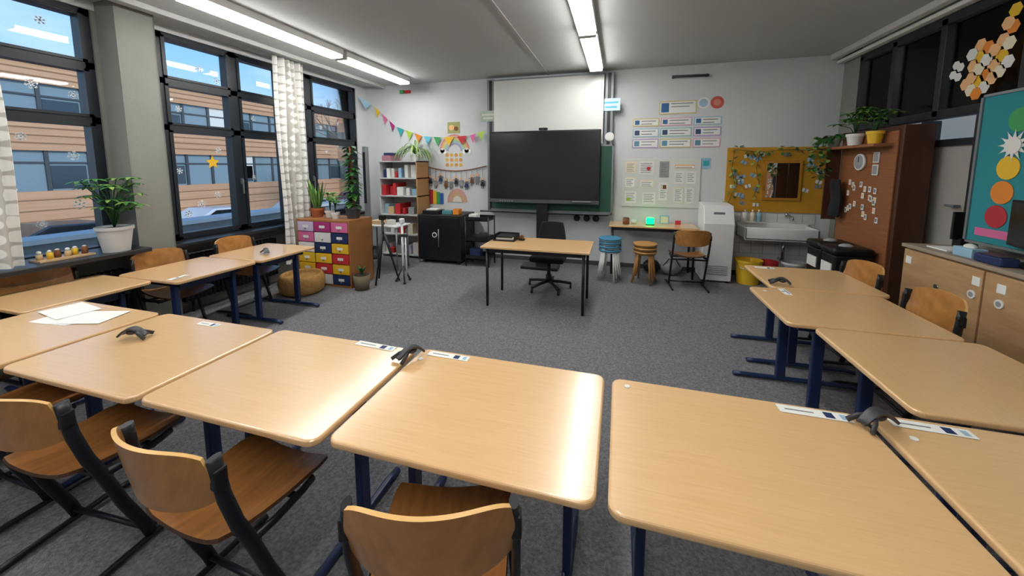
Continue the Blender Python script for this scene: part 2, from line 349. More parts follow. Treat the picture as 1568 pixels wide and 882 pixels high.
for x,y in ((-1.47,4.05),(-.35,4.05),(-1.47,4.63),(-.35,4.63)): b.cyl((x,y,0),(x,y,.7),.017,blacksteel)
b.done()
# school chair -----------------------------------------------------------
def chair():
    b=B('school_chair')
    def seat(u,v):
        x=(u-.5);y=(v-.5);w=.43-.05*(1-v);yy=y*.42
        rx=1-.12*max(0,abs(y)*2-.75)*2
        z=.445+.03*(abs(x)*2)**2-.012*math.cos(y*3)+(-.05*max(0,v-.8))+.02*(1-v)**3
        return (x*w*rx,yy+.02-.04*max(0,abs(x)*2-.8)*(1 if v>.5 else -1),z)
    b.grid(seat,16,14,plyseat,thick=.013,medge=seatedge)
    def back(u,v):
        a=(u-.5)*2;x=a*(.215-.012*abs(v-.5)*2)
        e=a**6
        z=.725+(v-.5)*.20*(1-.22*e)
        z+=(.012*(1-a*a))*(v-.5)*2
        y=-.245-.035*v+.065*a*a
        return (x,y,z)
    b.grid(back,24,8,ply,thick=-.012,medge=plyedge)
    for s in (-1,1):
        x=s*.222
        b.tube([(x*.97,-.195,.79),(x*.985,-.19,.74),(x,-.18,.65),(x,-.15,.53),(x,-.11,.42),(x,-.06,.26),(x,0,.10),(x,.02,.035)],.013,blacksteel,sy=1.7)
        b.tube([(x,-.115,.43),(x*.97,-.03,.418),(x*.93,.10,.42),(x*.90,.15,.425)],.012,blacksteel,sy=1.3)
        b.tube([(x,-.24,.016),(x,-.18,.02),(x,.14,.026),(x,.25,.014)],.014,blacksteel,sy=.9)
        b.box(x-.014,x+.014,-.21,-.17,.69,.755,black,.006)
    b.tube([(-.20,.08,.405),(.20,.08,.405)],.012,blacksteel);b.tube([(-.22,-.09,.40),(.22,-.09,.40)],.012,blacksteel);b.tube([(-.222,.01,.07),(.222,.01,.07)],.012,blacksteel)
    return b.done(recenter=False)
c0=chair();c0.location=(-.50,.965,0);c0.rotation_euler[2]=math.radians(17)
for x,y,r in ((-1.34,.94,-3),(-2.17,.95,4),(-2.86,.95,0),(-3.5,.92,3)):
    inst(c0,'school_chair',(x,y,0),math.radians(r))
for x,y,r in ((-4.10,3.22,-90),(-4.12,2.48,-92),(-4.28,1.74,-90)): inst(c0,'school_chair',(x,y,0),math.radians(r))
for x,y,r in ((1.82,3.80,95),(1.80,3.02,90)): inst(c0,'school_chair',(x,y,0),math.radians(r))
inst(c0,'school_chair',(.93,5.47,0),math.radians(4))
def clip(loc,rz,sc=.82):
    b=B('table_clamp')
    def fn(u,v):
        t=u;x=(v-.5)*(.05*(1-.6*t)+.012);y=(-.08+.16*t);z=.018+.05*math.sin(math.pi*min(1,t*1.1))*(1-.2*t)
        return (x,y,z+.005-.01*abs(v-.5))
    b.grid(fn,10,4,dgrey,thick=.012)
    b.tube([(0,.0,.055),(-.03,.04,.035),(-.05,.08,.012)],.009,dgrey,sy=1.4);b.tube([(0,0,.055),(.03,.05,.038),(.045,.095,.012)],.009,dgrey,sy=1.4)
    b.sph((0,-.02,.042),.02,dgrey,(1,1.5,.9),12)
    o=b.done(recenter=False);o.location=loc;o.rotation_euler[2]=rz;o.scale=(sc,sc,sc)
for l,r in (((-.975,1.55,TZ+.003),2.6),((.93,1.59,TZ+.003),2.0),((-2.56,1.32,TZ+.003),-1.2),((1.27,3.40,TZ+.003),1.2),((-3.70,3.10,TZ+.003),1.0)): clip(l,r)
b=B('name_labels')
def tag(x,y,w,h,a):
    M=Matrix.Translation((x,y,TZ+.0015))@Matrix.Rotation(a,4,'Z')
    b.box(-w/2,w/2,-h/2,h/2,0,.001,paper,M=M);b.box(w*.14,w*.27,-h*.35,h*.35,.001,.0014,COL['dblue'],M=M);b.box(-w*.4,w*.0,-h*.06,h*.08,.001,.0014,COL['text'],M=M);b.box(w*.36,w*.44,-h*.3,h*.3,.001,.0014,COL['lblue'],M=M)
for t in ((-1.22,1.615,.24,.045,-.05),(-.80,1.625,.22,.045,-.02),(.75,1.615,.24,.05,0),(1.12,1.635,.24,.05,-.02),(-2.36,1.57,.16,.04,.0),(1.24,3.22,.05,.15,0),(1.34,3.95,.16,.05,0),(-3.62,2.2,.05,.15,.1)): tag(*t)
b.done()
b=B('white_pegs')
for x,y in ((.06,1.60),(-1.0+.08,1.56),(1.02,1.55),(1.10,3.2)): b.cyl((x,y,TZ+.0005),(x,y,TZ+.004),.012,COL['white'])
b.done()
b=B('paper_sheets')
for i,(x,y,a) in enumerate(((-3.32,1.40,.1),(-3.18,1.44,.3),(-3.46,1.47,-.15))):
    b.box(-.15,.15,-.1,.1,0,.001,paper,M=Matrix.Translation((x,y,TZ+.001+.0025*i))@Matrix.Rotation(a,4,'Z'))
b.done()
# ---------------------------------------------------------------- teacher chair
b=B('swivel_chair');cx,cy=-.88,4.86
for k in range(5):
    a=k*2*math.pi/5+.3;e=(cx+.30*math.cos(a),cy+.30*math.sin(a))
    b.tube([(cx,cy,.11),(cx+.15*math.cos(a),cy+.15*math.sin(a),.10),(e[0],e[1],.075)],.02,black);b.cyl((e[0]-.012,e[1],.03),(e[0]+.012,e[1],.03),.028,black);b.cyl((e[0],e[1],.03),(e[0],e[1],.08),.01,black)
b.cyl((cx,cy,.09),(cx,cy,.40),.025,black);b.cyl((cx,cy,.09),(cx,cy,.2),.04,black)
b.box(cx-.23,cx+.23,cy-.23,cy+.22,.40,.48,mat('chair_fabric','#17181b',.9,bump=.3,bscale=300),.035,smooth=True)
b.tube([(cx,cy+.1,.40),(cx,cy+.27,.42),(cx,cy+.29,.6)],.018,black)
b.grid(lambda u,v:(cx+(u-.5)*.40*(1-.25*v*v),cy+.26+.04*v-.05*(2*abs(u-.5))**2,.54+.34*v),12,8,MC['chair_fabric'],thick=-.04)
b.done()
b=B('document_tray');b.box(-1.50,-1.22,4.35,4.6,.727,.74,black,.003)
for x0,x1,y0,y1 in ((-1.5,-1.49,4.35,4.6),(-1.23,-1.22,4.35,4.6),(-1.5,-1.22,4.59,4.6)): b.box(x0,x1,y0,y1,.73,.80,black)
b.box(-1.47,-1.25,4.38,4.58,.742,.765,paper);b.box(-1.46,-1.26,4.37,4.57,.766,.785,COL['black']);b.done()
b=B('tape_dispenser');b.box(-1.2,-1.12,4.45,4.5,.727,.75,black,.004);b.cyl((-1.16,4.46,.765),(-1.16,4.49,.765),.028,COL['brown']);b.done()
# ---------------------------------------------------------------- TV + boards
b=B('whiteboard');b.box(-2.08,-.27,6.12,6.16,2.0,3.08,whitew,.004)
for z in (3.075,1.995): b.box(-2.09,-.26,6.11,6.165,z,z+.02,alu)
b.done()
b=B('chalkboard');b.box(-2.10,-.12,6.06,6.10,.93,1.97,mat('chalk_green','#25503f',.6),.003);b.box(-2.12,-.10,6.055,6.105,.90,.93,alu);b.box(-2.12,-.10,6.055,6.105,1.97,1.99,alu);b.box(-.12,-.10,6.055,6.105,.9,1.99,alu);b.done()
for x in (-2.22,-.255):
    b=B('board_rail');b.box(x,x+.13,6.17,6.295,.88,3.12,mat('rail_steel','#7d8387',.45,metal=.5),.005);b.box(x+.04,x+.09,6.165,6.172,.9,3.1,blacksteel);b.done()
b=B('interactive_display');b.box(-2.09,-.29,5.90,5.99,1.06,2.22,black,.012);b.box(-2.05,-.33,5.895,5.902,1.13,2.19,screen)
b.box(-2.09,-.29,5.88,5.92,1.06,1.115,mat('bezel_grey','#4a4d50',.4),.004);b.box(-1.45,-.95,5.99,5.998,1.3,1.9,blacksteel)
for i in range(6): b.box(-1.9+i*.04,-1.885+i*.04,5.877,5.882,1.08,1.095,COL['grey'])
b.box(-.7,-.42,5.84,5.89,1.095,1.11,alu,.002)
b.box(-1.29,-1.10,5.92,5.985,.05,1.2,blacksteel,.01);b.box(-1.5,-.9,5.70,5.995,.0,.05,blacksteel,.01)
b.box(-1.26,-1.12,5.91,5.96,2.225,2.265,black,.01);b.cyl((-1.19,5.9,2.245),(-1.19,5.91,2.245),.015,dgrey);b.done()
b=B('pen_shelf');b.box(-2.3,-.15,6.0,6.05,.875,.89,alu);b.box(-2.3,-.15,6.0,6.005,.875,.905,alu);b.done()
def sign(n,x0,x1,y,z0,z1,m,m2):
    b=B(n);b.box(x0,x1,y,y+.006,z0,z1,m);b.box(x0+.03,x1-.03,y-.001,y,z1-.08,z1-.05,m2);b.box(x0+.05,x1-.05,y-.001,y,z0+.04,z0+.07,m2);return b.done()
sign('wall_sign',-2.34,-2.06,6.155,2.42,2.60,mat('mint','#a9b8a8',.7),mat('mint2','#d3dbc9',.7))
sign('wall_sign',-.30,-.02,6.155,2.52,2.71,mat('palecyan','#d3eaf1',.7),COL['cyan'])
b=B('round_thermometer');b.cyl((-.17,6.15,2.12),(-.17,6.164,2.12),.07,white,seg=24);b.cyl((-.17,6.145,2.12),(-.17,6.15,2.12),.055,paper,seg=24);b.done()
b=B('headphones')
for x in (-.66,-.50,-.35):
    b.sph((x,6.2,.80),.055,black,(1,.6,1));b.tube([(x,6.2,.83),(x,6.25,.85),(x,6.29,.85)],.008,black)
b.done()
b=B('rule_posters')
def card(x0,x1,z0,z1,c1,c2):
    y=YB-.006;b.box(x0,x1,y,y+.004,z0,z1,c1);b.box(x0+.016,x1-.016,y-.0015,y,z0+.016,z1-.016,paper)
    h=z1-z0;b.box(x0+.03,x0+.03+h*.55,y-.003,y-.0015,z0+.03,z1-.03,c2)
    for i in range(2): b.box(x0+.05+h*.6,x1-.05-.05*i,y-.003,y-.0015,z1-.05-.045*i,z1-.038-.045*i,COL['text'])
pi=0
soft=[mat('soft_a','#cfc48a',.7),mat('soft_b','#a5c2d3',.7),mat('soft_c','#b3a0c8',.7),mat('soft_d','#d8adbd',.7),mat('soft_e','#97c2bd',.7)]
softb=[mat('pic_a','#3d6a9c',.7),mat('pic_b','#38506f',.7),mat('pic_c','#5f8fa3',.7)]
card(.56,1.09,2.45,2.65,soft[0],softb[0])
for (x0,x1) in ((.18,.57),(.59,1.035),(1.06,1.44)):
    for z0,z1 in ((2.275,2.40),(2.11,2.245),(1.94,2.08)):
        card(x0,x1,z0,z1,soft[pi%5],softb[pi%3]);pi+=1
b.done()
b=B('round_poster');b.disc((1.18,YB-.002,2.60),.085,(0,-1,0),paper);b.disc((1.18,YB-.006,2.60),.06,(0,-1,0),soft[1]);b.done()
b=B('round_poster');b.disc((1.365,YB-.002,2.60),.09,(0,-1,0),mat('salmon','#c8604f',.7));b.disc((1.365,YB-.006,2.60),.05,(0,-1,0),mat('salmon2','#d98a78',.7));b.done()
b=B('notice_board');b.box(.05,1.19,YB-.02,YB-.001,1.01,1.77,mat('notice_bg','#d3d6d1',.8),.003)
for i,(x,z,w,h,m) in enumerate([(.09,1.55,.16,.18,'cream'),(.09,1.32,.15,.16,'cream'),(.09,1.06,.18,.2,'white'),(.30,1.52,.22,.22,'white'),(.32,1.32,.2,.12,'cream'),(.36,1.05,.2,.2,'white'),(.6,1.48,.14,.25,'grey'),(.6,1.12,.14,.28,'white'),(.82,1.62,.28,.06,'peach'),(.82,1.38,.14,.2,'white'),(.99,1.38,.14,.2,'white'),(.82,1.08,.14,.25,'cream'),(.99,1.08,.12,.25,'white')]):
    b.box(x,x+w,YB-.024,YB-.02,z,z+h,COL[m]);b.box(x+.008,x+w-.008,YB-.026,YB-.024,z+.008,z+h-.02,paper if i%3 else COL[m])
    for k in range(int(h/.03)-1): b.box(x+.02,x+w-.03-.02*(k%2),YB-.0275,YB-.026,z+h-.045-k*.028,z+h-.037-k*.028,COL['text'])
b.disc((.44,YB-.026,1.62),.03,(0,-1,0),COL['red']);b.box(.12,.18,YB-.029,YB-.026,1.10,1.15,COL['lime']);b.box(.66,.71,YB-.03,YB-.026,1.3,1.36,COL['brown']);b.done()
b=B('small_picture');b.box(1.2,1.32,YB-.008,YB-.002,1.62,1.78,COL['lblue']);b.box(1.22,1.3,YB-.01,YB-.008,1.66,1.74,COL['teal']);b.done()
b=B('wall_rail');b.cyl((.72,6.24,3.0),(1.22,6.24,2.99),.018,dgrey)
for x in (.74,1.2): b.cyl((x,6.24,2.995),(x,6.295,2.995),.02,dgrey)
b.done()
b=B('yellow_pinboard');ym=mat('yellow_felt','#cf962a',.9,var=.12,vscale=6);b.box(1.54,2.86,YB-.02,YB-.001,.98,1.93,ym,.003)
for i in range(50):
    x=random.uniform(1.6,2.78);z=random.uniform(1.03,1.85);a=random.uniform(-.5,.5)
    if 1.96<x<2.55 and 1.1<z<1.8: continue
    M=Matrix.Translation((x,YB-.026-.002*(i%3),z))@Matrix.Rotation(a,4,'Y')
    for sx in (-1,1): b.prism([V((sx*.005,0,-.01)),V((sx*.035,0,-.028)),V((sx*.04,0,.01)),V((sx*.03,0,.03))],(0,.0015,0),[COL['grey'],paper,COL['lblue']][i%3]) if False else b.box(min(sx*.006,sx*.04),max(sx*.006,sx*.04),0,.002,-.024,.026,[COL['grey'],paper,COL['lblue']][i%3],M=M)
    b.box(-.005,.005,-.003,.002,-.026,.03,COL['text'],M=M)
b.done()
b=B('ivy_garland')
def vine(pts,n=10,spread=.05,w=.05):
    P=[V(p) for p in pts];b.tube(P,.004,green2,seg=5)
    for a,c in zip(P,P[1:]):
        k=max(2,int((c-a).length*n*4))
        for i in range(k):
            p=a.lerp(c,i/k)+V((random.uniform(-spread,spread),random.uniform(-.02,-.005),random.uniform(-spread,spread)))
            b.leaf(p,(random.uniform(-1,1),-.35,random.uniform(-1,.3)),w*random.uniform(.9,1.5),w,.4,random.choice([green,green2,green3]),3)
Y=YB-.06
vine([(1.62,Y,1.90),(1.95,Y,1.86),(2.3,Y,1.89),(2.6,Y,1.87),(2.84,Y,1.80)],9)
vine([(1.62,Y,1.90),(1.60,Y,1.6),(1.66,Y,1.35),(1.58,Y,1.1)],9)
vine([(1.95,Y,1.86),(1.92,Y,1.62),(1.97,Y,1.4),(1.9,Y,1.2)],8)
vine([(2.84,Y,1.80),(2.78,Y,1.6),(2.6,Y,1.55)],7);b.done(ymax=YB-.035)
b=B('wall_mirror');b.box(2.02,2.5,YB-.05,YB-.021,1.16,1.74,mat('mirror_frame','#b98025',.5),.004);b.box(2.06,2.46,YB-.053,YB-.05,1.2,1.7,mat('mirror','#ffffff',.03,metal=1));b.done()
b=B('tile_splashback');tl=mat('tile','#dadad7',.2);b.box(1.62,2.72,YB-.006,YB-.0005,.35,.965,mat('grout','#a8a8a3',.9))
for i in range(7):
    for j in range(4): b.box(1.625+i*.157,1.775+i*.157,YB-.012,YB-.006,.355+j*.153,.50+j*.153,tl,.002)
b.done()
b=B('wash_basin')
x0,x1,y0,y1=1.72,2.62,5.88,6.285
b.box(x0,x1,y0,y0+.04,.62,.80,ceram,.015,smooth=True);b.box(x0,x0+.04,y0,y1,.62,.80,ceram,.015);b.box(x1-.04,x1,y0,y1,.62,.80,ceram,.015);b.box(x0,x1,y1-.06,y1,.62,.83,ceram,.01);b.box(x0,x1,y0,y1,.62,.66,ceram,.012)
b.cyl((2.3,6.15,.30),(2.3,6.15,.62),.022,chrome);b.cyl((2.3,6.15,.30),(2.3,6.28,.30),.022,chrome)
b.tube([(2.35,6.27,.93),(2.35,6.17,.95),(2.35,6.06,.94),(2.35,6.04,.9)],.013,chrome);b.sph((2.35,6.25,.96),.025,chrome);b.tube([(2.35,6.25,.97),(2.35,6.16,1.0)],.008,chrome);b.done()
b=B('soap_bottles')
for x,c in ((1.80,'white'),(1.9,'cream'),(1.98,'lblue')): b.cyl((x,6.2,.845),(x,6.2,.98),.03,COL[c]);b.cyl((x,6.2,.98),(x,6.2,1.02),.01,COL['white'])
b.box(1.74,2.05,6.14,6.26,.833,.845,COL['white']);b.done()
def bucket(x,y,r,h,m,rim):
    b=B('bucket');b.cyl((x,y,0),(x,y,h),r*.78,m,r1=r,seg=24,caps=False);b.cyl((x,y,0.001),(x,y,.02),r*.78,m,seg=24);b.cyl((x,y,h-.03),(x,y,h),r*1.03,rim,seg=24,caps=False);b.cyl((x,y,h-.1),(x,y,h-.09),r*.93,m,seg=24)
    b.tube([(x-r,y,h-.02),(x-r*.8,y-r*.6,h-.1),(x,y-r*1.02,h-.14),(x+r*.8,y-r*.6,h-.1),(x+r,y,h-.02)],.005,chrome,seg=6);b.done()
bucket(1.80,5.90,.17,.34,COL['yellow'],COL['yellow']);bucket(2.10,6.06,.12,.30,COL['red'],COL['red']);bucket(2.38,6.0,.14,.32,COL['grey'],COL['white'])
b=B('air_purifier');b.prism([(1.17,5.78,.03),(1.17,5.74,.85),(1.17,5.86,1.10),(1.17,6.2,1.12),(1.17,6.2,.03)],(.39,0,0),white,bev=.012)
for i in range(5): b.box(1.22,1.5,5.762,5.77,.12+i*.03,.13+i*.03,COL['grey'])
b.box(1.3,1.44,5.80,5.82,.98,1.01,COL['text']);b.box(1.33,1.55,5.76,5.77,.60,.605,COL['grey'])
for x in (1.21,1.52):
    for y in (5.83,6.15): b.cyl((x,y,0),(x,y,.035),.025,black)
b.done()
b=B('side_table');b.box(-.13,1.12,5.78,6.27,.74,.765,beech,.005)
for x in (-.08,1.07):
    for y in (5.83,6.22): b.cyl((x,y,0),(x,y,.74),.016,blacksteel)
b.box(-.08,1.07,5.82,5.85,.69,.74,blacksteel);b.done()
b=B('glowing_lamp');ge=mat('green_glow',(.0,1,.12,1),.4,emit=3.5);b.box(.41,.53,5.94,6.02,.768,.78,black);b.box(.415,.525,5.945,6.015,.78,.875,ge,.012);b.box(.44,.50,5.96,6.0,.875,.885,COL['white']);b.done()
b=B('pen_holder');b.cyl((.12,5.98,.768),(.12,5.98,.86),.05,COL['brown'],seg=20);b.cyl((.12,5.98,.86),(.12,5.98,.865),.045,black);b.cyl((.24,6.05,.768),(.24,6.05,.83),.04,COL['white'],seg=20);b.done()
b=B('picture_cards');b.box(.62,.76,6.15,6.16,.768,.90,COL['lblue']);b.box(.64,.74,6.147,6.15,.78,.88,COL['cream']);b.box(.84,.92,6.1,6.11,.768,.83,COL['red']);b.done()
def stools(x,y,n,mt,ms):
    b=B('stacked_stools')
    for k in range(n):
        z=.44+.055*k;a0=.2*k;b.cyl((x,y,z),(x,y,z+.025),.16,mt,seg=28);b.cyl((x,y,z-.02),(x,y,z),.14,ms,seg=24)
        for j in range(4):
            a=a0+j*math.pi/2+.4;b.tube([(x+.12*math.cos(a),y+.12*math.sin(a),z),(x+.15*math.cos(a),y+.15*math.sin(a),z*.5),(x+.18*math.cos(a),y+.18*math.sin(a),.012+.055*k)],.012,ms,seg=8)
    b.done()
stools(-.10,5.50,4,mat('stool_blue','#3e86a8',.5),COL['white']);stools(.38,5.50,3,mat('stool_birch','#b98a50',.5),mat('stool_leg','#a97a42',.5))
b=B('sports_bag');b.sph((.80,6.02,.13),.13,COL['grey'],(1.2,1,1));b.sph((.52,6.05,.11),.11,black,(1.2,1,1));b.tube([(.68,5.95,.15),(.75,5.9,.27),(.85,5.9,.27),(.92,5.95,.15)],.008,black,seg=6);b.done()
# ---------------------------------------------------------------- wall left side decorations
b=B('bunting_garland')
P=[V(p) for p in ((-4.70,6.0,2.95),(-4.55,6.27,2.80),(-4.08,6.27,2.40),(-3.52,6.27,2.21),(-3.12,6.27,2.18),(-2.6,6.27,2.20),(-2.24,6.15,2.27))]
b.tube(P,.004,COL['white'],seg=5);cols=['lblue','yellow','pink','magenta','teal','lime','orange','cyan','green','yellow','red','pink','lime','yellow','red','orange'];k=0
for a,c in zip(P,P[1:]):
    n=max(1,int((c-a).length/.19))
    for i in range(n):
        p=a.lerp(c,(i+.1)/n);q=a.lerp(c,(i+.85)/n);m=(p+q)/2-V((0,0,.16));yo=V((0,-.006,0));b.poly([p+yo,q+yo,m+yo],COL[cols[k%16]]);k+=1
b.done()
b=B('rainbow_picture');cx,cz=-2.90,1.93
for i,c in enumerate(['red','orange','yellow','lime','cyan','purple']):
    r1=.30-.03*i;r0=r1-.03;n=14
    for j in range(n):
        a,c2=math.pi*j/n,math.pi*(j+1)/n;y=YB-.006;b.poly([(cx+r0*math.cos(a),y,cz+r0*math.sin(a)),(cx+r1*math.cos(a),y,cz+r1*math.sin(a)),(cx+r1*math.cos(c2),y,cz+r1*math.sin(c2)),(cx+r0*math.cos(c2),y,cz+r0*math.sin(c2))],mat('pale_'+c,{'red':'#cf8a80','orange':'#d9ac80','yellow':'#d8c98a','lime':'#b0c397','cyan':'#a0c0cd','purple':'#ad9fc2'}[c],.8))
for s in (-1,1):
    for k in range(3): b.disc((cx+s*.24+.04*(k-1),YB-.008,cz-.01+.02*(k%2)),.045,(0,-1,0),paper,14)
b.done()
b=B('small_picture');b.box(-3.03,-2.79,YB-.006,YB-.002,2.25,2.45,mat('olive','#a2a368',.8));b.disc((-2.95,YB-.007,2.35),.05,(0,-1,0),COL['peach']);b.disc((-2.86,YB-.007,2.33),.04,(0,-1,0),COL['brown']);b.done()
b=B('sun_stickers')
for i in range(4):
    for j in range(3): b.disc((-3.05+i*.09,YB-.002,1.86-j*.09),.034,(0,-1,0),mat('sun_a','#dbb258',.8) if (i+j)%2 else mat('sun_b','#d39a55',.8),12)
b.done()
b=B('paper_doll_garland');P=[V((-3.52+1.24*t/10,YB-.02,1.66-.09*math.sin(math.pi*t/10))) for t in range(11)];b.tube(P,.009,COL['brown'],seg=6)
for i in range(12):
    t=(i+.3)/12*10;k=int(t);p=P[k].lerp(P[min(k+1,10)],t-k);x,y,z=p.x,p.y-.006,p.z;l=.07+.05*(i%3)+.05*math.sin(i*1.9)**2;b.cyl((x,y,z),(x,y,z-l),.004,COL['text'],seg=5)
    z-=l;b.disc((x,y,z),.026,(0,-1,0),COL['peach'],12);b.poly([(x-.02,y-.002,z-.015),(x+.02,y-.002,z-.015),(x+.042,y-.002,z-.13),(x-.042,y-.002,z-.13)],COL[['text','black','grey','dblue','brown'][i%5]]);b.box(x-.06,x+.06,y-.004,y-.002,z-.055,z-.04,COL['text'])
    for s in (-1,1): b.box(x+s*.015-.006,x+s*.015+.006,y-.004,y-.002,z-.18,z-.13,COL['black'])
b.done()
b=B('arch_poster');n=12
for i,c in enumerate(['#cc9c93','#c7a57e','#dad5cd']):
    r=.2-.055*i
    b.prism([(-2.86+r*math.cos(math.pi*j/n),YB-.006-.003*i,1.0+r*math.sin(math.pi*j/n)*1.25) for j in range(n+1)],(0,.002,0),mat('arch_'+c,c,.8))
b.done()
b=B('rainbow_picture')
for i,c in enumerate(['red','yellow','green','blue']): b.box(-3.42+i*.07,-3.35+i*.07,YB-.01,YB-.003,.95,1.22-.02*i,COL[c])
b.done()
b=B('socket_alarm');b.box(-3.88,-3.76,YB-.05,YB-.001,3.0,3.05,COL['red'],.005);b.box(-3.98,-3.9,YB-.04,YB-.001,3.0,3.06,COL['green'],.005);b.done()
b=B('open_shelf');sx0,sx1,sy0,sy1=-4.20,-3.42,5.85,6.27;shelfw=mat('shelf_white','#c8caca',.5)
for x in (sx0,sx1-.02): b.box(x,x+.02,sy0,sy1,0,1.75,shelfw if x<-4 else mat('shelf_wood','#b98a58',.5))
b.box(sx0,sx1,sy1-.01,sy1,0,1.75,shelfw)
for z in (.05,.42,.78,1.12,1.44,1.74): b.box(sx0,sx1,sy0,sy1,z-.01,z+.01,shelfw)
b.done()
b=B('shelf_boxes_and_games')
rc=['white','white','lblue','grey','cream','tan','white','red','grey','lilac','cream','dblue','white']
for z in (.06,.43,.79,1.13,1.45):
    x=sx0+.04
    while x<sx1-.14:
        w=random.uniform(.04,.13);h=random.uniform(.08,.24);b.box(x,x+w,sy0+.02+random.uniform(0,.12),sy1-.03,z+.001,z+h,COL[random.choice(rc)],.004);x+=w+.01+random.uniform(0,.04)
b.box(sx0+.04,sx0+.22,sy0+.05,sy1-.05,1.751,1.85,mat('box_mauve','#a5707f',.7),.005);b.box(sx0+.06,sx0+.2,sy0+.08,sy1-.08,1.852,1.90,COL['dblue'],.005)
b.done()
b=B('rolled_map_stand');b.box(-4.36,-4.28,5.62,5.70,0.03,2.0,mat('grey_pole','#8b9093',.4,metal=.4),.01);b.box(-4.5,-4.14,5.58,5.74,0,.03,black,.005);b.box(-4.34,-4.30,5.60,5.62,1.0,1.9,black);b.done()
b=B('black_cabinet');b.box(-3.30,-2.50,5.62,6.24,.06,.84,black,.012)
b.box(-3.26,-2.92,5.612,5.62,.1,.8,blacksteel,.004);b.box(-2.89,-2.54,5.612,5.62,.1,.8,blacksteel,.004);b.disc((-2.98,5.612,.5),.045,(0,-1,0),COL['white'],24);b.disc((-2.98,5.608,.5),.03,(0,-1,0),black,24)
for x in (-3.22,-2.58):
    for y in (5.7,6.16): b.cyl((x-.02,y,.03),(x+.02,y,.03),.03,dgrey)
b.cyl((-2.9,5.60,.3),(-2.9,5.60,.6),.01,alu);b.done()
b=B('books_and_boxes');b.box(-3.25,-2.95,5.7,5.95,.842,.90,black,.004);b.box(-2.9,-2.72,5.75,5.9,.842,.90,mat('muted_teal','#4d8a90',.7));b.box(-2.7,-2.6,5.75,5.9,.842,.93,COL['orange']);b.box(-3.2,-3.0,5.75,5.92,.902,.92,COL['white']);b.done()
b=B('utility_trolley')
for z in (.12,.42,.76): b.box(-2.42,-2.02,5.62,5.95,z,z+.012,blacksteel);b.box(-2.42,-2.02,5.62,5.63,z,z+.07,blacksteel);b.box(-2.42,-2.02,5.94,5.95,z,z+.07,blacksteel)
for x in (-2.42,-2.02):
    for y in (5.63,5.94): b.cyl((x,y,.0),(x,y,.83),.012,blacksteel)
b.box(-2.38,-2.25,5.68,5.85,.775,.86,COL['white']);b.box(-2.2,-2.08,5.68,5.8,.435,.56,dgrey);b.box(-2.38,-2.2,5.7,5.85,.135,.28,COL['dblue']);b.box(-2.4,-2.04,5.65,5.92,.435,.50,black);b.done()
b=B('drawer_cabinet');w0,w1,y0,y1=-4.33,-3.45,4.12,4.60;wd=mat('oak_side','#a9713f',.45,var=.2,vscale=4,vstretch=(10,1,1))
b.box(w0,w1,y0,y1,.0,.03,wd);b.box(w0,w1,y0,y1,.90,.925,wd);b.box(w0,w0+.02,y0,y1,.03,.9,wd);b.box(w1-.02,w1,y0,y1,.03,.9,wd);b.box(w0,w1,y1-.01,y1,.03,.9,wd)
dc=[['lilac','magenta','pink'],['pink','white','dblue'],['white','dblue','yellow'],['yellow','yellow','red'],['yellow','red','yellow'],['red','white','dblue']]
cw=(w1-w0-.04)/3;ch=.87/6
for j in range(6):
    for i in range(3):
        x=w0+.02+i*cw;z=.9-(j+1)*ch;b.box(x+.006,x+cw-.006,y0-.006,y0+.3,z+.006,z+ch-.006,COL[dc[j][i]],.004);b.box(x+cw/2-.045,x+cw/2+.045,y0-.009,y0-.006,z+ch/2-.015,z+ch/2+.02,paper);b.cyl((x+cw/2,y0-.02,z+ch*.3),(x+cw/2,y0-.006,z+ch*.3),.01,alu,seg=10)
    for i in (1,2): b.box(w0+.02+i*cw-.006,w0+.02+i*cw+.006,y0,y1-.02,.03,.9,wd)
b.done()
b=B('wicker_basket');wm=mat('wicker','#b58a4e',.8,bump=.8,bscale=60,var=.3,vscale=30)
pr=[(0,.0),(.2,.0),(.26,.04),(.28,.14),(.27,.22),(.24,.26),(.22,.25),(.21,.2),(0,.2)]
b.grid(lambda u,v:(lambda i,t:(-3.98+(pr[i][0]*(1-t)+pr[i+1][0]*t)*math.cos(u*2*math.pi),3.82+(pr[i][0]*(1-t)+pr[i+1][0]*t)*math.sin(u*2*math.pi),pr[i][1]*(1-t)+pr[i+1][1]*t))(min(7,int(v*8)),v*8-min(7,int(v*8))),24,16,wm);b.done()
b=B('tripod');x,y=-3.20,4.50
for k in range(3):
    a=k*2.094+.5;b.cyl((x,y,.75),(x+.2*math.cos(a),y+.2*math.sin(a),.01),.013,black);b.cyl((x+.02*math.cos(a),y+.02*math.sin(a),.7),(x+.11*math.cos(a),y+.11*math.sin(a),.38),.018,dgrey)
b.cyl((x,y,.6),(x,y,.92),.018,dgrey);b.box(x-.045,x+.045,y-.03,y+.03,.90,.97,black,.01);b.tube([(x,y,.9),(x+.1,y-.1,.86)],.008,black);b.done()
b=B('floor_stand');x,y=-2.94,4.58
for k in range(3):
    a=k*2.094+1.2;b.cyl((x,y,.25),(x+.11*math.cos(a),y+.11*math.sin(a),.01),.012,dgrey);b.cyl((x+.11*math.cos(a),y+.11*math.sin(a),.0),(x+.11*math.cos(a),y+.11*math.sin(a),.03),.02,black)
b.cyl((x,y,.1),(x,y,.85),.017,white);b.cyl((x+.05,y,.1),(x+.05,y,.7),.012,white);b.box(x-.03,x+.08,y-.02,y+.02,.66,.70,dgrey,.004);b.box(x-.03,x+.03,y-.03,y+.03,.85,.92,white,.01);b.done()
b=B('potted_grass');b.cyl((-3.30,4.14,0),(-3.30,4.14,.2),.09,mat('wicker2','#6e6350',.9),r1=.11);b.cyl((-3.30,4.14,.19),(-3.30,4.14,.205),.1,soil)
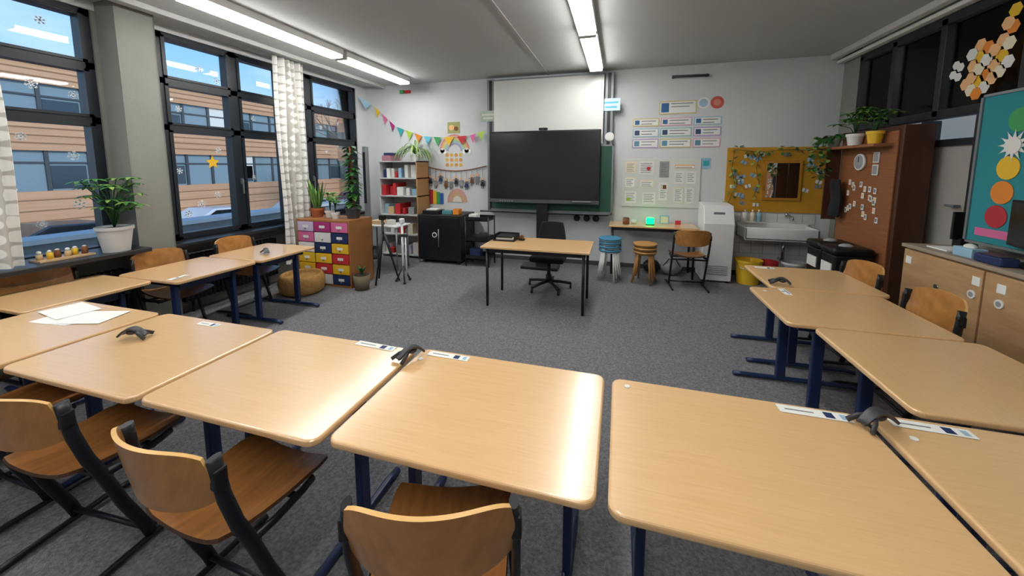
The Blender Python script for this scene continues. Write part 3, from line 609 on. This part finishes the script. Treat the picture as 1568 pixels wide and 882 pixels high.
for k in range(10): a=random.uniform(0,6.28);b.leaf((-3.30,4.14,.2),(math.cos(a)*.5,math.sin(a)*.5,1),.14,.03,.6,green2)
b.done()
b=B('craft_table');b.box(-3.97,-3.30,5.0,5.4,.70,.72,white,.004)
for x in (-3.93,-3.34):
    for y in (5.04,5.36): b.cyl((x,y,0),(x,y,.7),.014,alu)
b.box(-3.85,-3.65,5.1,5.3,.722,.78,COL['tan']);b.box(-3.55,-3.45,5.1,5.2,.722,.80,COL['white']);b.done()
# ---------------------------------------------------------------- plants
def pot(b,x,y,z,r,h,m):
    b.cyl((x,y,z),(x,y,z+h),r*.72,m,r1=r,seg=24,caps=False);b.cyl((x,y,z),(x,y,z+.01),r*.72,m,seg=24);b.cyl((x,y,z+h-.03),(x,y,z+h),r*1.04,m,r1=r*1.04,seg=24,caps=False);b.cyl((x,y,z+h-.03),(x,y,z+h-.02),r*.98,soil,seg=24)
def umbrella(x,y,z,h,r,potr,poth,pm,n=14,name='umbrella_plant',xmax=None,ymax=None,ls=1):
    b=B(name);pot(b,x,y,z,potr,poth,pm)
    for k in range(n):
        a=random.uniform(0,6.28);rr=r*random.uniform(.2,1);hh=h*random.uniform(.35,1);top=V((x+rr*math.cos(a),y+rr*math.sin(a),z+poth+hh))
        b.tube([(x,y,z+poth-.02),(x+rr*.3*math.cos(a),y+rr*.3*math.sin(a),z+poth+hh*.6),top],.004,green2,seg=5)
        for j in range(8):
            c=j*.785+a;b.leaf(top,(math.cos(c),math.sin(c),.15),.105*ls,.036*ls,.9,random.choice([green,green,green3]),4)
    return b.done(xmax=xmax,ymax=ymax)
umbrella(-4.41,2.22,.881,.44,.20,.125,.23,mat('pot_white','#bcbfc3',.6),26,ymax=2.42)
b=B('snake_plant');x,y,z=-4.20,4.38,.926;pot(b,x,y,z,.10,.13,terrac)
for k in range(18): a=random.uniform(0,6.28);b.leaf((x+.04*math.cos(a),y+.04*math.sin(a),z+.11),(math.cos(a)*.25,math.sin(a)*.25,1),random.uniform(.28,.46),.05,.0,random.choice([green3,green,green2]),6)
b.done()
umbrella(-3.98,4.38,.926,.27,.08,.07,.1,white,13,ls=.8)
umbrella(-3.80,4.28,.926,.22,.06,.06,.09,white,10,ls=.8)
b=B('climbing_plant');x,y,z=-3.60,4.40,.926;pot(b,x,y,z,.11,.16,mat('pot_dark','#3a3c40',.5));b.cyl((x,y,z+.1),(x,y,z+1.0),.02,COL['brown'])
for k in range(170):
    a=random.uniform(0,6.28);h=random.uniform(.12,1.0);b.leaf((x,y,z+h),(math.cos(a),math.sin(a),.2),random.uniform(.10,.18),.07,1.2,random.choice([green,green2,green2]),4)
b.done()
b=B('spider_plant');x,y,z=-3.53,6.0,1.751;pot(b,x,y,z,.09,.12,white)
for k in range(80): a=random.uniform(0,6.28);b.leaf((x,y,z+.1),(math.cos(a)*.7,math.sin(a)*.3-.15,1.0),random.uniform(.35,.65),.022,3.4,random.choice([green3,green,green3]),9)
b.done(ymax=6.26)
b=B('sill_candle_tray');b.box(-4.58,-4.42,1.75,2.08,.881,.895,COL['tan'])
for i in range(6): b.cyl((-4.5+.02*(i%2),1.78+i*.052,.895),(-4.5+.02*(i%2),1.78+i*.052,.94+.01*(i%3)),.02,COL[['tan','yellow','brown'][i%3]],seg=12);b.sph((-4.5+.02*(i%2),1.78+i*.052,.955),.015,COL['white'])
b.done()
# ---------------------------------------------------------------- right side
b=B('tall_wooden_cabinet');wc=mat('orange_wood','#96603a',.55,var=.12,vscale=3,vstretch=(1,1,40),col2='#84502d');wd2=mat('dark_red_wood','#4f2d1c',.45,var=.2,vscale=4,vstretch=(8,8,1))
b.box(2.60,2.84,4.50,5.53,0,2.05,wd2,.006);b.box(2.585,2.60,4.55,5.48,.05,2.0,wc,.003)
b.box(2.42,2.60,4.60,5.6,1.85,1.88,wc,.004);b.box(2.44,2.585,5.50,5.52,1.0,1.85,wd2)
b.done()
b=B('photo_strings')
for i in range(22):
    y=random.uniform(4.7,5.3);z=random.uniform(1.05,1.5);b.box(2.574,2.58,y-.02,y+.02,z-.03,z+.03,paper);b.box(2.572,2.574,y-.012,y+.012,z-.015,z+.02,COL['text'] if i%2 else COL['peach'])
for z in (1.75,1.62): b.box(2.572,2.58,4.78,4.87,z-.06,z+.05,COL['white']);b.box(2.570,2.572,4.79,4.86,z-.05,z+.04,COL['grey'])
b.done()
b=B('wall_clock');b.cyl((2.58,5.08,1.70),(2.555,5.08,1.70),.09,white,seg=28);b.cyl((2.555,5.08,1.70),(2.552,5.08,1.70),.078,COL['grey'],seg=28);b.box(2.549,2.552,5.075,5.085,1.70,1.76,black);b.done()
b=B('jacket');jm=mat('jacket_dark','#191a1f',.9)
b.grid(lambda u,v:(2.50-.05*math.sin(u*math.pi)*(1+.3*math.sin(v*9)),5.36+(u-.5)*(.12+.08*math.sin(v*2.6)),1.50-.45*v),10,10,jm,thick=.05);b.done()
umbrella(2.52,5.12,1.881,.30,.20,.08,.13,COL['white'],14)
umbrella(2.51,4.76,1.881,.24,.17,.07,.13,COL['yellow'],10)
b=B('trailing_plant');x,y,z=2.50,5.50,1.881;pot(b,x,y,z,.07,.11,COL['grey'])
for k in range(36): a=random.uniform(0,6.28);b.leaf((x,y,z+.09),(math.cos(a)-.5,math.sin(a)*.7,.8),random.uniform(.14,.30),.045,2.6,random.choice([green,green2]),7)
for k in range(110): p=V((2.40+random.uniform(-.12,.05),5.50+random.uniform(-.12,.12),2.02-random.uniform(0,.5)));b.leaf(p,(random.uniform(-1,1),random.uniform(-1,1),-.2),.07,.045,.5,random.choice([green,green2,green3]))
b.done()
b=B('waste_sorting_bins')
for i in range(2):
    y=4.62+i*.32;b.box(2.20,2.54,y,y+.28,0,.72,black,.02);b.box(2.18,2.55,y-.01,y+.29,.72,.80,black,.03,smooth=True);b.box(2.19,2.2,y+.04,y+.24,.5,.62,COL['white'])
    b.sph((2.36,y+.14,.80),.05,COL['grey'],(1.4,1,.6),10)
b.done()
b=B('low_cupboard');cw2=mat('cupboard_front','#bf996e',.45,var=.08,vscale=3,vstretch=(2,2,10),col2='#b28c62')
b.box(2.42,2.84,1.0,4.0,.06,.96,mat('cupboard_edge','#8b6f4e',.6));b.box(2.39,2.85,.98,4.02,.96,.99,mat('cupboard_top','#a09280',.5),.005);b.box(2.46,2.83,1.0,4.0,0,.06,black)
y=4.0
while y>1.1:
    b.box(2.40,2.42,y-.742,y-.008,.08,.945,cw2,.003);y-=.75
for yy,zz in ((3.62,.72),(2.88,.72),(2.1,.7)): b.cyl((2.392,yy,zz),(2.402,yy,zz),.02,chrome,seg=20);b.cyl((2.390,yy,zz),(2.393,yy,zz),.012,dgrey,seg=20)
for yy,zz in ((3.97,.86),(3.34,.86),(3.16,.86)): b.box(2.396,2.40,yy-.07,yy-.01,zz-.03,zz+.03,paper)
for yy in (3.32,3.12): b.cyl((2.392,yy,.76),(2.402,yy,.76),.03,COL['white'],seg=20);b.cyl((2.390,yy,.76),(2.393,yy,.76),.018,COL['grey'],seg=20)
b.done()
b=B('teal_display_board');b.box(2.70,2.73,2.95,3.85,1.07,2.18,mat('teal_felt','#2a8790',.9),.003);b.box(2.69,2.74,2.93,2.95,1.05,2.2,alu);b.box(2.69,2.74,3.85,3.87,1.05,2.2,alu);b.box(2.69,2.74,2.93,3.87,2.18,2.2,alu);b.box(2.69,2.74,2.93,3.87,1.05,1.07,alu)
for y in (3.0,3.8): b.box(2.70,2.73,y-.02,y+.02,.992,1.07,alu)
def cdisc(y,z,r,m,x=2.698,n=22): b.cyl((x,y,z),(x-.004,y,z),r,m,seg=n,smooth=False)
cdisc(3.55,1.98,.085,COL['green']);cdisc(3.59,1.64,.085,COL['yellow']);cdisc(3.61,1.46,.085,COL['orange']);cdisc(3.63,1.28,.085,mat('crimson','#b0303a',.8))
for k in range(12): a=k*math.pi/6;c=V((2.692,3.57,1.80));d=V((0,math.cos(a),math.sin(a)));n=V((0,-math.sin(a),math.cos(a)));b.poly([c-n*.03,c+d*.10,c+d*.12,c+n*.03],COL['white'])
cdisc(3.57,1.80,.06,COL['white'],x=2.69)
b.box(2.694,2.70,3.5,3.78,1.12,1.18,COL['pink']);b.box(2.694,2.70,3.1,3.35,1.5,1.9,COL['white']);b.done()
b=B('computer_monitor');M=Matrix.Translation((2.60,3.22,1.0))@Matrix.Rotation(-.25,4,'Z');b.box(-.015,.015,-.25,.25,.10,.42,black,.008,M=M);b.box(-.018,-.014,-.235,.235,.12,.405,screen,M=M);b.box(.0,.03,-.03,.03,.0,.2,black,M=M);b.box(-.07,.08,-.1,.1,-.008,.01,black,.004,M=M);b.done()
b=B('computer_monitor');b.box(2.66,2.83,3.93,3.95,1.05,1.28,black,.006);b.box(2.70,2.80,3.9,3.98,.992,1.06,black,.004);b.done()
b=B('tissue_box');b.box(2.44,2.53,3.42,3.58,.992,1.06,COL['lblue'],.004);b.sph((2.485,3.50,1.065),.03,COL['white'],(1,1.5,.8));b.done()
b=B('desk_printer');b.box(2.42,2.52,3.18,3.38,.992,1.05,COL['dblue'],.01);b.box(2.43,2.51,3.2,3.36,1.05,1.056,dgrey,.002);b.done()
b=B('paper_stack');b.box(2.46,2.62,3.66,3.86,.992,1.003,paper,.001);b.done()
# ---------------------------------------------------------------- sun (lights the facade opposite)
sd=bpy.data.lights.new('sun','SUN');sd.energy=2.3;sd.angle=.15;sd.color=(1,.94,.88);so=bpy.data.objects.new('sun',sd);bpy.context.collection.objects.link(so)
so.location=(10,-5,12);so.rotation_euler=V((-1,.3,-.5)).to_track_quat('-Z','Y').to_euler()
# ---------------------------------------------------------------- world / sky
w=bpy.data.worlds.new('sky');S.world=w;w.use_nodes=True;nt=w.node_tree;N=nt.nodes;bg=N['Background']
tc=N.new('ShaderNodeTexCoord');sp=N.new('ShaderNodeSeparateXYZ');rp=N.new('ShaderNodeValToRGB')
rp.color_ramp.elements[0].position=.0;rp.color_ramp.elements[0].color=hx('#c4d8e8');rp.color_ramp.elements[1].position=.6;rp.color_ramp.elements[1].color=hx('#5a97d6')
e=rp.color_ramp.elements.new(.22);e.color=hx('#7fb2e2')
no=N.new('ShaderNodeTexNoise');no.inputs['Scale'].default_value=2.5;no.inputs['Detail'].default_value=6
mp=N.new('ShaderNodeMapping');mp.inputs['Scale'].default_value=(1,1,3)
r2=N.new('ShaderNodeValToRGB');r2.color_ramp.elements[0].position=.5;r2.color_ramp.elements[1].position=.75;r2.color_ramp.elements[1].color=(.6,.6,.6,1)
mx=N.new('ShaderNodeMixRGB');mx.inputs[2].default_value=(.8,.85,.92,1)
L=nt.links.new;L(tc.outputs['Generated'],sp.inputs[0]);L(sp.outputs['Z'],rp.inputs[0]);L(tc.outputs['Generated'],mp.inputs[0]);L(mp.outputs[0],no.inputs['Vector']);L(no.outputs['Fac'],r2.inputs[0]);L(r2.outputs[0],mx.inputs[0]);L(rp.outputs[0],mx.inputs[1]);L(mx.outputs[0],bg.inputs[0])
bg.inputs[1].default_value=1.3
# camera
cd=bpy.data.cameras.new('camera');cam=bpy.data.objects.new('camera',cd);bpy.context.collection.objects.link(cam);S.camera=cam
cd.sensor_fit='HORIZONTAL';cd.sensor_width=36;cd.lens=36*570/1568;cd.shift_y=-(441-318)/1568;cd.clip_start=.02;cd.clip_end=300
cam.location=(0,0,1.65);cam.rotation_euler=(math.radians(90-6.3),0,math.radians(16.05))
S.view_settings.view_transform='Standard';S.view_settings.look='None';S.view_settings.exposure=.36
